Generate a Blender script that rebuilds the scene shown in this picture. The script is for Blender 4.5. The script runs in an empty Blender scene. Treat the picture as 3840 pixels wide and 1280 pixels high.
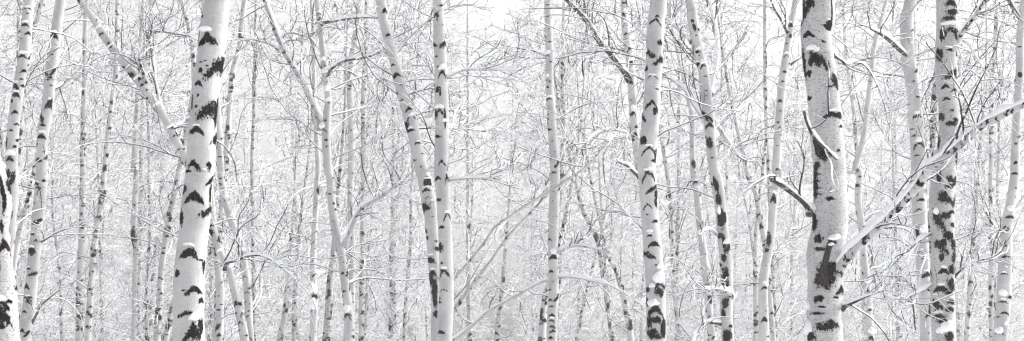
import bpy, math, random
import numpy as np
from mathutils import Vector

# ------------------------------------------------------------ camera, sky, sun
S = bpy.context.scene
FPX = 6280.0                      # focal length in photo pixels (3840 wide)
PITCH = math.radians(7.6)
CAMZ = 1.65
cd = bpy.data.cameras.new('camera')
cam = bpy.data.objects.new('camera', cd)
S.collection.objects.link(cam)
cam.location = (0, 0, CAMZ)
cam.rotation_euler = (math.pi / 2 + PITCH, 0, 0)
cd.sensor_width = 36
cd.lens = 36 * FPX / 3840
cd.clip_end = 2000
cd.dof.use_dof = True
cd.dof.focus_distance = 19.5
cd.dof.aperture_fstop = 5.6
S.camera = cam

SUN_EL, SUN_ROT = math.radians(24), math.radians(72)
w = bpy.data.worlds.new('World'); S.world = w; w.use_nodes = True
nt = w.node_tree; bg = nt.nodes['Background']
sky = nt.nodes.new('ShaderNodeTexSky'); sky.sky_type = 'NISHITA'; sky.sun_disc = False
sky.sun_elevation = SUN_EL; sky.sun_rotation = SUN_ROT; sky.dust_density = 6; sky.air_density = 1.0; sky.ozone_density = 1.0
hs = nt.nodes.new('ShaderNodeHueSaturation'); hs.inputs['Saturation'].default_value = 0.10
nt.links.new(sky.outputs[0], hs.inputs['Color']); nt.links.new(hs.outputs[0], bg.inputs['Color'])
bg.inputs['Strength'].default_value = 0.15
sd = bpy.data.lights.new('sun', 'SUN'); sun = bpy.data.objects.new('sun', sd); S.collection.objects.link(sun)
sd.energy = 0.8; sd.angle = math.radians(14); sd.color = (1.0, 0.80, 0.64)
sdir = Vector((math.sin(SUN_ROT) * math.cos(SUN_EL), math.cos(SUN_ROT) * math.cos(SUN_EL), math.sin(SUN_EL)))
sun.rotation_euler = sdir.to_track_quat('Z', 'Y').to_euler()
S.view_settings.view_transform = 'Standard'; S.view_settings.look = 'None'
S.view_settings.exposure = 1.12; S.view_settings.gamma = 1
S.render.engine = 'CYCLES'
S.cycles.max_bounces = 9; S.cycles.diffuse_bounces = 7; S.cycles.volume_bounces = 1
S.cycles.use_denoising = True
S.cycles.filter_width = 1.3

random.seed(7)
rng = np.random.default_rng(11)
C = S.collection
Z = np.array([0, 0, 1.0])
CP, SP = math.cos(PITCH), math.sin(PITCH)

def px2w(x, y, d):
    dx = (x - 1920) / FPX; dy = (640 - y) / FPX
    v = np.array([dx, CP - dy * SP, SP + dy * CP]); v = v * (d / v[1])
    return v + np.array([0, 0, CAMZ])

def w2px(P):
    P = np.atleast_2d(P); q = P - np.array([0, 0, CAMZ])
    f = q[:, 1] * CP + q[:, 2] * SP; u = -q[:, 1] * SP + q[:, 2] * CP
    return np.stack([1920 + FPX * q[:, 0] / f, 640 - FPX * u / f], 1)

TILE = {a + b: (i * 960, int(b) * 640) for i, a in enumerate('ABCD') for b in '01'}
K = 960 / 1288
def parse(s):
    """'A0 150,0,55 130,150,55 A1 60,60,60' -> rows of photo x, y, width"""
    out = []; t = None; lw = 20.0
    for k in s.split():
        if k in TILE: t = TILE[k]; continue
        v = [float(a) for a in k.split(',')]
        if len(v) > 2: lw = v[2]
        out.append((t[0] + v[0] * K, t[1] + v[1] * K, lw * K))
    return np.array(out)

# ------------------------------------------------------------ materials
def mat(name):
    m = bpy.data.materials.new(name); m.use_nodes = True
    return m, m.node_tree, m.node_tree.nodes['Principled BSDF']
def N(t, ty, **kw):
    n = t.nodes.new(ty)
    for k, v in kw.items():
        if k in ('operation', 'data_type', 'blend_type', 'attribute_name', 'interpolation_type', 'noise_dimensions'): setattr(n, k, v)
        else: n.inputs[k].default_value = v
    return n
def coords(t):
    tc = t.nodes.new('ShaderNodeTexCoord'); oi = t.nodes.new('ShaderNodeObjectInfo')
    mu = N(t, 'ShaderNodeMath', operation='MULTIPLY'); mu.inputs[1].default_value = 57.3
    t.links.new(oi.outputs['Random'], mu.inputs[0])
    ad = N(t, 'ShaderNodeVectorMath', operation='ADD')
    t.links.new(tc.outputs['Object'], ad.inputs[0]); t.links.new(mu.outputs[0], ad.inputs[1])
    return ad.outputs[0]
def noise(t, co, scale, zs=1.0, detail=3, rough=0.55):
    mp = t.nodes.new('ShaderNodeMapping'); mp.inputs['Scale'].default_value = (scale, scale, scale * zs)
    n = t.nodes.new('ShaderNodeTexNoise'); n.inputs['Scale'].default_value = 1; n.inputs['Detail'].default_value = detail
    n.inputs['Roughness'].default_value = rough
    t.links.new(co, mp.inputs['Vector']); t.links.new(mp.outputs[0], n.inputs['Vector'])
    return n.outputs['Fac']
def mrange(t, v, a, b, c=0.0, d=1.0):
    m = t.nodes.new('ShaderNodeMapRange'); m.interpolation_type = 'SMOOTHSTEP'
    for i, x in zip((1, 2, 3, 4), (a, b, c, d)): m.inputs[i].default_value = x
    t.links.new(v, m.inputs[0]); return m.outputs[0]
def mix(t, f, a, b):
    m = t.nodes.new('ShaderNodeMix'); m.data_type = 'RGBA'
    if isinstance(f, float): m.inputs[0].default_value = f
    else: t.links.new(f, m.inputs[0])
    for i, x in ((6, a), (7, b)):
        if isinstance(x, tuple): m.inputs[i].default_value = (*x, 1)
        else: t.links.new(x, m.inputs[i])
    return m.outputs[2]
def math2(t, op, a, b):
    m = N(t, 'ShaderNodeMath', operation=op)
    for i, x in ((0, a), (1, b)):
        if isinstance(x, (int, float)): m.inputs[i].default_value = x
        else: t.links.new(x, m.inputs[i])
    return m.outputs[0]

def bark_material():
    m, t, b = mat('birch_bark'); co = coords(t)
    sc = N(t, 'ShaderNodeAttribute', attribute_name='scar').outputs['Fac']
    ro = N(t, 'ShaderNodeAttribute', attribute_name='rough').outputs['Fac']
    base = mix(t, mrange(t, noise(t, co, 5, 0.6, 4), .3, .7), (0.37, 0.375, 0.39), (0.52, 0.52, 0.525))
    base = mix(t, mrange(t, noise(t, co, 12, 7, 4, 0.7), 0.50, 0.72, 0, 0.45), base, (0.64, 0.64, 0.645))  # papery frosted bands
    base = mix(t, mrange(t, noise(t, co, 160, 1.2, 2, 0.8), 0.42, 0.64, 0, 0.13), base, (0.26, 0.26, 0.275))      # grain
    # lenticels: short thin horizontal dashes
    ln = noise(t, co, 26, 9.0, 3, 0.6)
    thr = math2(t, 'SUBTRACT', ln, math2(t, 'MULTIPLY', ro, 0.11))
    base = mix(t, mrange(t, ln, 0.60, 0.66, 0, 0.6), base, (0.22, 0.21, 0.21))
    ln2 = math2(t, 'ADD', noise(t, co, 38, 4.5, 3, 0.65), math2(t, 'MULTIPLY', ro, 0.14))
    base = mix(t, mrange(t, ln2, 0.70, 0.76, 0, 0.85), base, (0.07, 0.065, 0.065))
    # scars
    rag = math2(t, 'ADD', math2(t, 'MULTIPLY', math2(t, 'SUBTRACT', noise(t, co, 42, 0.8, 4, 0.7), 0.5), 1.9), sc)
    soft = mrange(t, rag, -0.50, -0.05, 0, 0.22)
    base = mix(t, soft, base, (0.30, 0.28, 0.27))
    rag = math2(t, 'ADD', rag, math2(t, 'MULTIPLY', math2(t, 'SUBTRACT', noise(t, co, 85, 0.5, 3, 0.7), 0.5), 0.9))
    dark = mrange(t, rag, -0.01, 0.14)
    dc = mix(t, mrange(t, noise(t, co, 55, 0.4, 4, 0.7), 0.52, 0.70), (0.004, 0.004, 0.004), (0.050, 0.046, 0.043))
    dc = mix(t, mrange(t, noise(t, co, 90, 1, 3, 0.8), 0.66, 0.74, 0, .35), dc, (0.40, 0.40, 0.41))
    col = mix(t, dark, base, dc)
    t.links.new(col, b.inputs['Base Color']); b.inputs['Roughness'].default_value = 0.8
    b.inputs['Specular IOR Level'].default_value = 0.03
    h = math2(t, 'ADD', math2(t, 'MULTIPLY', noise(t, co, 60, 1.5, 4, 0.7), 0.5), math2(t, 'MULTIPLY', dark, noise(t, co, 60, 0.35, 4, 0.8)))
    bu = t.nodes.new('ShaderNodeBump'); bu.inputs['Strength'].default_value = 0.8; bu.inputs['Distance'].default_value = 0.012
    t.links.new(h, bu.inputs['Height']); t.links.new(bu.outputs[0], b.inputs['Normal'])
    return m
def dark_bark_material():
    m, t, b = mat('branch_bark'); co = coords(t)
    col = mix(t, mrange(t, noise(t, co, 40, 1, 4, 0.7), 0.4, 0.66), (0.016, 0.015, 0.015), (0.10, 0.095, 0.09))
    col = mix(t, mrange(t, noise(t, co, 22, 1, 3), 0.55, 0.70), col, (0.42, 0.42, 0.43))
    t.links.new(col, b.inputs['Base Color']); b.inputs['Roughness'].default_value = 0.9; b.inputs['Specular IOR Level'].default_value = 0.05
    return m
def snow_material():
    m, t, b = mat('snow'); co = coords(t)
    col = mix(t, noise(t, co, 30, 1, 3), (0.79, 0.81, 0.84), (0.88, 0.89, 0.91))
    t.links.new(col, b.inputs['Base Color']); b.inputs['Roughness'].default_value = 0.9
    b.inputs['Specular IOR Level'].default_value = 0.15
    bu = t.nodes.new('ShaderNodeBump'); bu.inputs['Strength'].default_value = 0.5; bu.inputs['Distance'].default_value = 0.01
    t.links.new(noise(t, co, 120, 1, 3, 0.8), bu.inputs['Height']); t.links.new(bu.outputs[0], b.inputs['Normal'])
    return m
def plain(name, c1, c2, sc=20):
    m, t, b = mat(name); co = coords(t)
    t.links.new(mix(t, mrange(t, noise(t, co, sc), .35, .65), c1, c2), b.inputs['Base Color'])
    b.inputs['Roughness'].default_value = 0.9; b.inputs['Specular IOR Level'].default_value = 0.0
    return m
M_BARK = bark_material(); M_DARK = dark_bark_material(); M_SNOW = snow_material()
M_TWIG = plain('twig_bark', (0.014, 0.013, 0.013), (0.055, 0.050, 0.048), 6)
M_FROST = plain('hoarfrost', (0.77, 0.79, 0.82), (0.87, 0.88, 0.90), 12)
M_RIME = plain('rimed_twig', (0.36, 0.365, 0.375), (0.66, 0.665, 0.675), 9)
M_LEAF = plain('dry_leaf', (0.10, 0.065, 0.05), (0.20, 0.13, 0.10), 30)
M_STUMP = plain('bare_dead_wood', (0.010, 0.010, 0.010), (0.055, 0.05, 0.046), 45)

# ------------------------------------------------------------ mesh helpers
def mk(name, V, F, mats, mi=None, parent=None, smooth=True, attrs=None, data=None):
    if data is None:
        me = bpy.data.meshes.new(name)
        V = np.asarray(V, np.float32); F = np.asarray(F, np.int32)
        n, k = F.shape
        me.vertices.add(len(V)); me.vertices.foreach_set('co', V.ravel())
        me.loops.add(n * k); me.loops.foreach_set('vertex_index', F.ravel())
        me.polygons.add(n)
        me.polygons.foreach_set('loop_start', np.arange(0, n * k, k, dtype=np.int32))
        me.polygons.foreach_set('use_smooth', np.full(n, smooth))
        for x in mats: me.materials.append(x)
        if mi is not None: me.polygons.foreach_set('material_index', np.asarray(mi, np.int32))
        me.update(calc_edges=True)
        for k2, v in (attrs or {}).items():
            a = me.attributes.new(k2, 'FLOAT', 'POINT'); a.data.foreach_set('value', np.asarray(v, np.float32))
    else: me = data
    o = bpy.data.objects.new(name, me); C.objects.link(o)
    if parent is not None: o.parent = parent
    return o
def thing(name, loc, label, cat, group=None):
    o = bpy.data.objects.new(name, None); C.objects.link(o); o.location = loc
    o['label'] = label; o['category'] = cat
    if group: o['group'] = group
    return o
def ringfaces(nr, na, off=0):
    i = np.arange(nr - 1)[:, None]; j = np.arange(na)[None, :]; j2 = (j + 1) % na
    return (np.stack([i * na + j, i * na + j2, (i + 1) * na + j2, (i + 1) * na + j], -1).reshape(-1, 4) + off)
def smooth_noise(n, period, amp=1.0):
    k = max(2, int(n / period) + 3)
    v = rng.normal(size=k); x = np.linspace(0, k - 1.001, n); i = x.astype(int); f = x - i; f = f * f * (3 - 2 * f)
    return amp * (v[i] * (1 - f) + v[np.minimum(i + 1, k - 1)] * f)
def catmull(P, step):
    P = np.asarray(P, float); n = len(P)
    if n == 2: P = np.vstack([P[0], (P[0] + P[1]) / 2, P[1]]); n = 3
    E = np.vstack([2 * P[0] - P[1], P, 2 * P[-1] - P[-2]]); out = []
    for i in range(1, n):
        p0, p1, p2, p3 = E[i - 1], E[i], E[i + 1], E[i + 2]
        L = np.linalg.norm((p2 - p1)[:3]); k = max(1, int(L / step))
        t = (np.arange(k) / k)[:, None]
        out.append(0.5 * ((2 * p1) + (-p0 + p2) * t + (2 * p0 - 5 * p1 + 4 * p2 - p3) * t ** 2 + (-p0 + 3 * p1 - 3 * p2 + p3) * t ** 3))
    out.append(P[-1][None]); return np.vstack(out)
def unit(a): return a / np.maximum(np.linalg.norm(a, axis=-1, keepdims=True), 1e-9)

# ------------------------------------------------------------ twigs, all branches of a level at once
def grow(P, D, L, seg, wander, trop):
    n = len(P); pts = np.zeros((n, seg + 1, 3)); pts[:, 0] = P; D = unit(D)
    st = (L / seg)[:, None]; Kv = rng.normal(size=(n, 3)) * wander * 0.6
    for s in range(seg):
        Kv = Kv * 0.8 + rng.normal(size=(n, 3)) * wander * 0.5
        D = unit(D + Kv + rng.normal(size=(n, 3)) * wander * 0.55 + Z * trop * (1 - 1.6 * s / seg))
        pts[:, s + 1] = pts[:, s] + D * st
    return pts
def children(pts, L, per, lo, ang, ratio):
    n, m, _ = pts.shape; seg = m - 1
    idx = np.repeat(np.arange(n), per); t = lo + (0.995 - lo) * rng.random(len(idx)) ** 0.85
    k = np.minimum((t * seg).astype(int), seg - 1); f = (t * seg - k)[:, None]
    a = pts[idx, k]; b = pts[idx, k + 1]; P = a * (1 - f) + b * f; T = unit(b - a)
    r = unit(np.cross(T, rng.normal(size=T.shape))); th = np.radians(rng.uniform(ang[0], ang[1], len(idx)))[:, None]
    D = T * np.cos(th) + r * np.sin(th)
    Lc = L[idx] * ratio * rng.uniform(0.55, 1.25, len(idx)) * (1.15 - 0.55 * t)
    return P, D, Lc, idx, t
def tubes(pts, r0, r1, snow):
    """four-sided twigs: bark below, a ridge of snow above"""
    n, m, _ = pts.shape; T = np.zeros_like(pts)
    T[:, 1:-1] = pts[:, 2:] - pts[:, :-2]; T[:, 0] = pts[:, 1] - pts[:, 0]; T[:, -1] = pts[:, -1] - pts[:, -2]; T = unit(T)
    sd = np.cross(T, Z); hz = np.linalg.norm(sd, axis=-1, keepdims=True)
    rv = unit(rng.normal(size=(n, 1, 3))) * 0.25; rv[..., 2] = 0
    sd = unit(sd + rv * (1 - hz)); up = unit(np.cross(sd, T))
    k = np.linspace(0, 1, m)[None, :, None]; r = r0[:, None, None] * (1 - k) + r1 * k
    jit = rng.uniform(0.5, 1.5, (n, 1, 1)) * rng.uniform(0.65, 1.35, (n, m, 1))
    s = snow * jit * (0.25 + 0.75 * hz); s[:, -1] *= .3
    V = np.stack([pts + up * (r + s), pts + sd * (r + s * .38) + up * s * .25, pts - up * r, pts - sd * (r + s * .38) + up * s * .25], 2)   # n,m,4,3
    base = (np.arange(n) * m * 4)[:, None, None] + (np.arange(m - 1) * 4)[None, :, None]; j = np.arange(4)[None, None, :]; j2 = (j + 1) % 4
    F = np.stack([base + j, base + j2, base + 4 + j2, base + 4 + j], -1)
    mi = np.zeros((n, m - 1, 4), int); mi[:] = [0, 1, 1, 0]
    return V.reshape(-1, 3), F.reshape(-1, 4), mi.reshape(-1)
class Twigs:
    def __init__(s): s.V = []; s.F = []; s.M = []; s.n = 0; s.fine = []
    def add(s, VFM, frost=0.0, fine=0):
        V, F, mi = VFM; s.fine.append(fine)
        if frost > 0:
            g = rng.random(len(F) // 4 // 1) < frost; g = np.repeat(g, 4)[:len(F)]
            mi = np.where((mi == 1) & g, 2, mi)
        s.V.append(V); s.F.append(F + s.n); s.M.append(mi); s.n += len(V)
    def prune(s):
        # drop most fine spray that crosses in front of the traced stems
        for b, fine in enumerate(s.fine):
            if not fine: continue
            V = s.V[b].reshape(-1, fine * 4, 3); n = len(V); P = V[:, 2::4].reshape(-1, 3); p = w2px(P)
            hit = np.zeros(len(P), bool)
            for d, py, px, hw in STEMS:
                ok = (p[:, 1] > -30) & (p[:, 1] < 1310) & (P[:, 1] < d) & (P[:, 1] > d - 20)
                hit |= ok & (np.abs(p[:, 0] - np.interp(p[:, 1], py, px)) < np.interp(p[:, 1], py, hw) * 1.05)
            bad = hit.reshape(n, -1).any(1) & (rng.random(n) < (.9 if fine == 6 else .65))
            F = s.F[b].reshape(n, -1, 4)[~bad]; s.F[b] = F.reshape(-1, 4); s.M[b] = s.M[b].reshape(n, -1)[~bad].reshape(-1)
    def build(s, parent, base, name='crown'):
        if not s.V: return None
        return mk(name, np.vstack(s.V) - base, np.vstack(s.F), [M_FROST, M_TWIG, M_RIME], np.concatenate(s.M), parent, smooth=False)
def bush_out(tw, P, D, L, r, sn, per=(9, 6), lvl=3, frost=(0.0, 0.12, 0.55), trop=0.05, seg=9, wander=0.17):
    pts = grow(P, D, L, seg, wander, trop); tw.add(tubes(pts, r, 0.35 * r.mean(), sn * 1.35), frost[0])
    P2, D2, L2, ix, t = children(pts, L, per[0], 0.12, (28, 70), 0.50)
    p2 = grow(P2, D2, L2, 7, wander * 1.0, trop * 0.2); r2 = r[ix] * (0.62 - 0.3 * t); tw.add(tubes(p2, r2, 0.30 * r2.mean(), sn), frost[1], 8)
    if lvl > 2:
        P3, D3, L3, ix, t = children(p2, L2, per[1], 0.1, (25, 75), 0.52)
        p3 = grow(P3, D3, L3, 5, wander * 1.1, -0.09); r3 = r2[ix] * 0.55; tw.add(tubes(p3, r3, 0.4 * r3.mean(), sn * .8), frost[2], 6)
    if lvl > 3:
        P4, D4, L4, ix, t = children(p3, L3, 3, 0.15, (25, 70), 0.55)
        p4 = grow(P4, D4, L4, 3, wander * 1.3, -0.08); r4 = r3[ix] * 0.7; tw.add(tubes(p4, r4, 0.5 * r4.mean(), sn * .7), frost[2])

# ------------------------------------------------------------ trunk
def field(ty, u, v):
    au = np.abs(u)
    if ty == 'a': return 0.40 - np.abs(v - (0.75 - 1.45 * au ** 1.3)) * 1.1 - np.maximum(au - 0.85, 0) * 3
    if ty == 'm': return np.minimum(np.minimum(0.9 - 1.3 * au ** 1.6 - v, v + 1.0 - 0.35 * (1 - au)) * 0.9, 0.45)
    if ty == 'l': return np.minimum(0.42 - np.abs(v - u * 0.95) * 0.62, 1.15 - np.maximum(au, np.abs(v))) + 0.12 * (u)
    if ty == 'r': return np.minimum(0.42 - np.abs(v + u * 0.95) * 0.62, 1.15 - np.maximum(au, np.abs(v))) - 0.12 * u
    if ty == 'v': return 0.5 * (1.0 - np.sqrt((u) ** 2 + v ** 2))
    if ty == 'b': return 0.66 * (1.0 - (au ** 2.2 + np.abs(v) ** 2.2) ** 0.5)
    return 0.6 * (1.0 - np.sqrt(u ** 2 + (v + 0.35 * au) ** 2))         # d
def trunk_frame(Pc):
    T = unit(np.gradient(Pc, axis=0)); X = unit(np.array([1.0, 0, 0]) - T * T[:, :1]); Fv = -np.cross(T, X); return T, X, Fv
def wrap(a): return (a + math.pi) % (2 * math.pi) - math.pi
def trunk_mesh(Pc, R, na, scars, rough, auto, base, parent, name='trunk', front_free=False, amp=0.03):
    """Pc centre line, R radii; scars: (type, ring position s, theta, arc width, height)"""
    T, X, Fv = trunk_frame(Pc); nr = len(Pc)
    s = np.concatenate([[0], np.cumsum(np.linalg.norm(np.diff(Pc, axis=0), axis=1))])
    th = np.linspace(-math.pi, math.pi, na, endpoint=False)
    allsc = list(scars); r_ = random
    n_auto = int(auto * s[-1] / max(R.mean() * 2, .05))
    for i in range(n_auto):
        ss = r_.uniform(0, s[-1]); t0 = r_.uniform(-math.pi, math.pi); rr = np.interp(ss, s, R)
        if front_free and abs(t0) < 1.5 and any(abs(q[1] - ss) < rr * 1.3 for q in scars): continue
        ty = r_.choice('ddddmmav' if not front_free or abs(t0) > 1.5 else 'ddd'); wd = rr * (r_.uniform(0.7, 1.9) if rr < .13 else r_.uniform(.3, 1.1)) * (1 if not front_free or abs(t0) > 1.5 else .55)
        hh = wd * {'d': .5, 'm': .7, 'a': .8, 'v': 1.2}[ty] * r_.uniform(.7, 1.2)
        allsc.append((ty, ss, t0, wd, hh))
    f = np.full((nr, na), -1.0); bulge = np.zeros((nr, na))
    for ty, ss, t0, wd, hh in allsc:
        lo, hi = np.searchsorted(s, [ss - hh * 1.3 - .02, ss + hh * 1.3 + .02])
        if hi <= lo: continue
        rr = R[lo:hi, None]; u = wrap(th[None] - t0) * rr / (wd / 2); v = (s[lo:hi, None] - ss) / (hh / 2); v = v + u * r_.uniform(-.28, .28) + .12 * np.sin(u * r_.uniform(3, 6) + r_.uniform(0, 6))
        f[lo:hi] = np.maximum(f[lo:hi], np.clip(np.where(field(ty, u, v) > -.25, field(ty, u, v) * 1.15 + .30 * max(0, 1 - wd / .16), -1), -1, 1))
        bulge[lo:hi] += 0.05 * np.exp(-(u ** 2 + v ** 2) * .7) * min(1, wd / rr.mean())
    lump = sum(np.outer(smooth_noise(nr, p, a), np.cos(k * th + rng.uniform(0, 6))) for p, a, k in ((nr / 6 + 3, amp, 1), (nr / 9 + 3, amp * .7, 2), (nr / 16 + 3, amp * .5, 3)))
    rad = R[:, None] * (1 + np.clip(bulge, 0, .10) + lump * .8 + smooth_noise(nr, nr / 25 + 3, amp * .6)[:, None] + smooth_noise(nr, 2.5, amp * .3)[:, None] + rng.normal(size=(nr, na)) * amp * .16)
    V = Pc[:, None] + rad[..., None] * (np.sin(th)[None, :, None] * X[:, None] + np.cos(th)[None, :, None] * Fv[:, None]) - base
    V = V.reshape(-1, 3); F = ringfaces(nr, na)
    return mk(name, V, F, [M_BARK], None, parent, attrs={'scar': f.ravel(), 'rough': np.full(nr * na, rough)})
def blob(w_, h_, dp, seed, nu=18, nv=12):
    """a lump of snow: w_ wide, h_ high, dp deep, flat below, domed above"""
    r_ = np.random.default_rng(seed); th = np.linspace(0, 2 * math.pi, nu, endpoint=False); ph = np.linspace(-math.pi / 2, math.pi / 2, nv)
    a, b = np.meshgrid(th, ph); n = 1 + sum(r_.uniform(.04, .13) * np.sin(k * a + r_.uniform(0, 6)) * np.cos(b * (1 + k % 2) + r_.uniform(0, 3)) for k in (1, 2, 3, 5))
    x = np.cos(b) * np.cos(a) * n; y = np.cos(b) * np.sin(a) * n; z = np.sin(b) * n; z = np.where(z < 0, z * .45, z * .8) - .12 * x * x + .10 * np.sin(3 * x + seed)
    V = np.stack([x * w_ / 2, y * dp / 2, z * h_ * .7], -1).reshape(-1, 3); return V, ringfaces(nv, nu)

def limb(parent, base, P, R, kind, snow, tw=None, twn=0, name='branch', dens=1.0, sn=0.012, spr=1.0):
    """a bough: tapering bark tube with its own snow load lying along the top"""
    ns = 10; T = unit(np.gradient(P, axis=0)); sd = np.cross(T, Z); hz = np.linalg.norm(sd, axis=1); sd = unit(sd + np.array([1e-3, 0, 0])); up = unit(np.cross(sd, T))
    n = len(P); R = R * (1 + smooth_noise(n, 4, .06)); R[:8] *= 1 + .6 * np.exp(-np.arange(len(R[:8])) / 2.2); th = np.linspace(0, 2 * math.pi, ns, endpoint=False)
    V = P[:, None] + R[:, None, None] * (np.cos(th)[None, :, None] * sd[:, None] + np.sin(th)[None, :, None] * up[:, None]) - base
    F = ringfaces(n, ns); sc = -0.66 + 0.55 * np.abs(smooth_noise(n * ns, 3, 1.0)); 
    if kind == 'light': sc = sc - .12
    o = mk(name, V.reshape(-1, 3), F, [{'dark': M_DARK, 'mid': M_BARK, 'light': M_BARK, 'dead': M_STUMP}[kind]], None, parent,
           attrs={'scar': np.clip(sc + (.45 if kind == 'mid' else 0) * .4, -1, 1), 'rough': np.full(n * ns, .6)})
    if snow > 0:
        h = snow * np.clip(0.8 + smooth_noise(n, 6, .40) + smooth_noise(n, 2.5, .28), .02, 2) * np.clip(hz * 1.3, 0, 1)
        h[:2] *= .6; h[-1] *= .2
        ph = np.array([0.0, .5, 1.05, math.pi / 2, math.pi - 1.05, math.pi - .5, math.pi, math.pi * 1.5])
        cx = np.cos(ph); sx = np.where(np.sin(ph) > 0, np.sin(ph), np.sin(ph) * .3)
        wv = R * 1.03 + h * .22
        V = P[:, None] + cx[None, :, None] * wv[:, None, None] * sd[:, None] + up[:, None] * ((R * .28)[:, None, None] + sx[None, :, None] * (R * .78 + h)[:, None, None]) + rng.normal(size=(n, 8, 1)) * (h * .05)[:, None, None] * up[:, None] - base
        mk('snow_load', V.reshape(-1, 3), ringfaces(n, 8), [M_SNOW], None, o)
    if tw is not None and twn:
        k = rng.integers(int(n * .15), n, twn); D = unit(T[k] * 0.7 + rng.normal(size=(twn, 3)) * .6 + Z * .25)
        tw_len = rng.uniform(.35, 1.1, twn) * spr
        bush_out(tw, P[k], D, tw_len, np.clip(R[k] * .4, .003, .009), sn, per=(6, 4))
    return o

ROOTS = {}; PENDING = []; STEMS = []
def traced_tree(d, path, label, scars='', snows='', limbs=(), crown=0, rough=0.15, auto=0.5, group='birches of the snowy wood', zc=None, sn=None, name='birch_tree', top=3.5, cat='birch tree', clen=(0.9, 2.2), air=None):
    q = parse(path); W = [np.append(px2w(x, y, d), wd / FPX * d / 2) for x, y, wd in q]
    W = np.array(W); W = W[np.argsort(W[:, 2])]                                    # from the bottom up
    # carry on to the ground and above the frame
    lo, hi = W[0], W[-1]; g = (W[1] - W[0])[:3]; g = g / max(g[2], .05)
    bx = lo[:3] - g * lo[2] * .55; bx[2] = -0.15
    foot = np.array([bx[0], d, -0.15, lo[3] * 1.35]); kneep = np.array([(lo[0] + bx[0]) / 2 - g[0] * lo[2] * .10, d, lo[2] * .45, lo[3] * 1.10])
    gt = (hi - W[-2])[:3]; gt = gt / max(gt[2], .05)
    e = [hi + np.array([gt[0] * top * .5, 0, top * .5, -hi[3] * .18])]; e.append(e[0] + np.array([gt[0] * top * .3, 0, top * .5, -hi[3] * .35]))
    if top > 1: e.append(e[1] + np.array([gt[0] * top * .2, 0, top * .9, -hi[3] * .40]))
    allp = np.vstack([foot, kneep, W] + e); allp[:, 3] = np.maximum(allp[:, 3], .004)
    unitpx = d / FPX
    wv = q[:, 2].mean() * unitpx
    Pd = catmull(allp, max(5.0 * unitpx, .012)); Pc, R = Pd[:, :3], np.maximum(Pd[:, 3], .003)
    # thin the rings out where nothing is seen
    pj = w2px(Pc); vis = (pj[:, 1] > -60) & (pj[:, 1] < 1340); keep = vis | (np.arange(len(Pc)) % 6 == 0); keep[[0, -1]] = True
    Pc, R = Pc[keep], R[keep]; pj = pj[keep]
    wob = smooth_noise(len(Pc), 40, .012 * wv / .2); Pc[:, 0] += wob; pj = w2px(Pc)
    base = np.array([Pc[0, 0], d, 0.0])
    root = thing(name, tuple(base), label, cat, group)
    s = np.concatenate([[0], np.cumsum(np.linalg.norm(np.diff(Pc, axis=0), axis=1))])
    def onbark(x, y):
        dd = np.hypot(pj[:, 0] - x, pj[:, 1] - y); i = int(dd.argmin()); i = min(max(i, 1), len(pj) - 2)
        tv = pj[i + 1] - pj[i - 1]; tv = tv / (np.linalg.norm(tv) + 1e-9); rt = np.array([-tv[1], tv[0]]);  rt = rt if rt[0] > 0 else -rt
        off = (np.array([x, y]) - pj[i]) @ rt / (R[i] / unitpx); off = max(-.97, min(.97, off)); return i, math.asin(off)
    def items(txt):
        out = []; t = None; ty = None
        for k in txt.split():
            if k in TILE: t = TILE[k]
            elif len(k) == 1: ty = k
            else:
                v = [float(a) for a in k.split(',')]
                if len(v) == 2: v += [16, 9]
                out.append((ty, t[0] + v[0] * K, t[1] + v[1] * K, v[2] * K, v[3] * K))
        return out
    sl = []
    for ty, x, y, w_, h_ in items(scars):
        i, t0 = onbark(x, y); c = max(.55, math.cos(t0))
        sl.append((ty, s[i], t0, w_ * unitpx / c, h_ * unitpx * 1.05))
    wpx = q[:, 2].mean(); na = int(np.clip(wpx * 0.9, 14, 88))
    trunk_mesh(Pc, R, na, sl, rough, auto, base, root, front_free=bool(sl), amp=.03 if wpx > 30 else .05)
    T, X, Fv = trunk_frame(Pc)
    caps = [(x, y, w_, h_) for ty, x, y, w_, h_ in items('s ' + snows)]
    for ty, x, y, w_, h_ in items(scars):
        if ty in 'am' and w_ > 20 and random.random() < .35: caps.append((x, y - h_ * .55, w_ * .55, max(7, h_ * .22)))
    for n_, (x, y, w_, h_) in enumerate(caps):
        i, t0 = onbark(x, y); V, F = blob(w_ * unitpx, h_ * unitpx * 1.2, max(w_ * .5, h_) * unitpx, n_ + int(d * 10))
        nrm = math.sin(t0) * X[i] + math.cos(t0) * Fv[i]; tg = math.cos(t0) * X[i] - math.sin(t0) * Fv[i]
        V = V[:, :1] * tg + V[:, 1:2] * nrm + V[:, 2:] * Z + Pc[i] + nrm * R[i] * .97 - base
        mk('snow_cap', V, F, [M_SNOW], None, root)
    tw = Twigs(); sn = sn if sn is not None else min(.013, .003 + .85 * unitpx)
    for L in limbs:
        lp, kind, swn, twn = L[:4]; dd0, dd1 = (L[4], L[5]) if len(L) > 5 else (0, 0)
        ql = parse(lp); n = len(ql); P = np.array([np.append(px2w(x, y, d + dd0 + (dd1 - dd0) * i / (n - 1)), w_ * unitpx / 2) for i, (x, y, w_) in enumerate(ql)])
        P = catmull(P, max(.02, 9 * unitpx)); limb(root, base, P[:, :3], np.maximum(P[:, 3], .003), kind, swn * K * unitpx, tw, twn, sn=sn)
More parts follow.
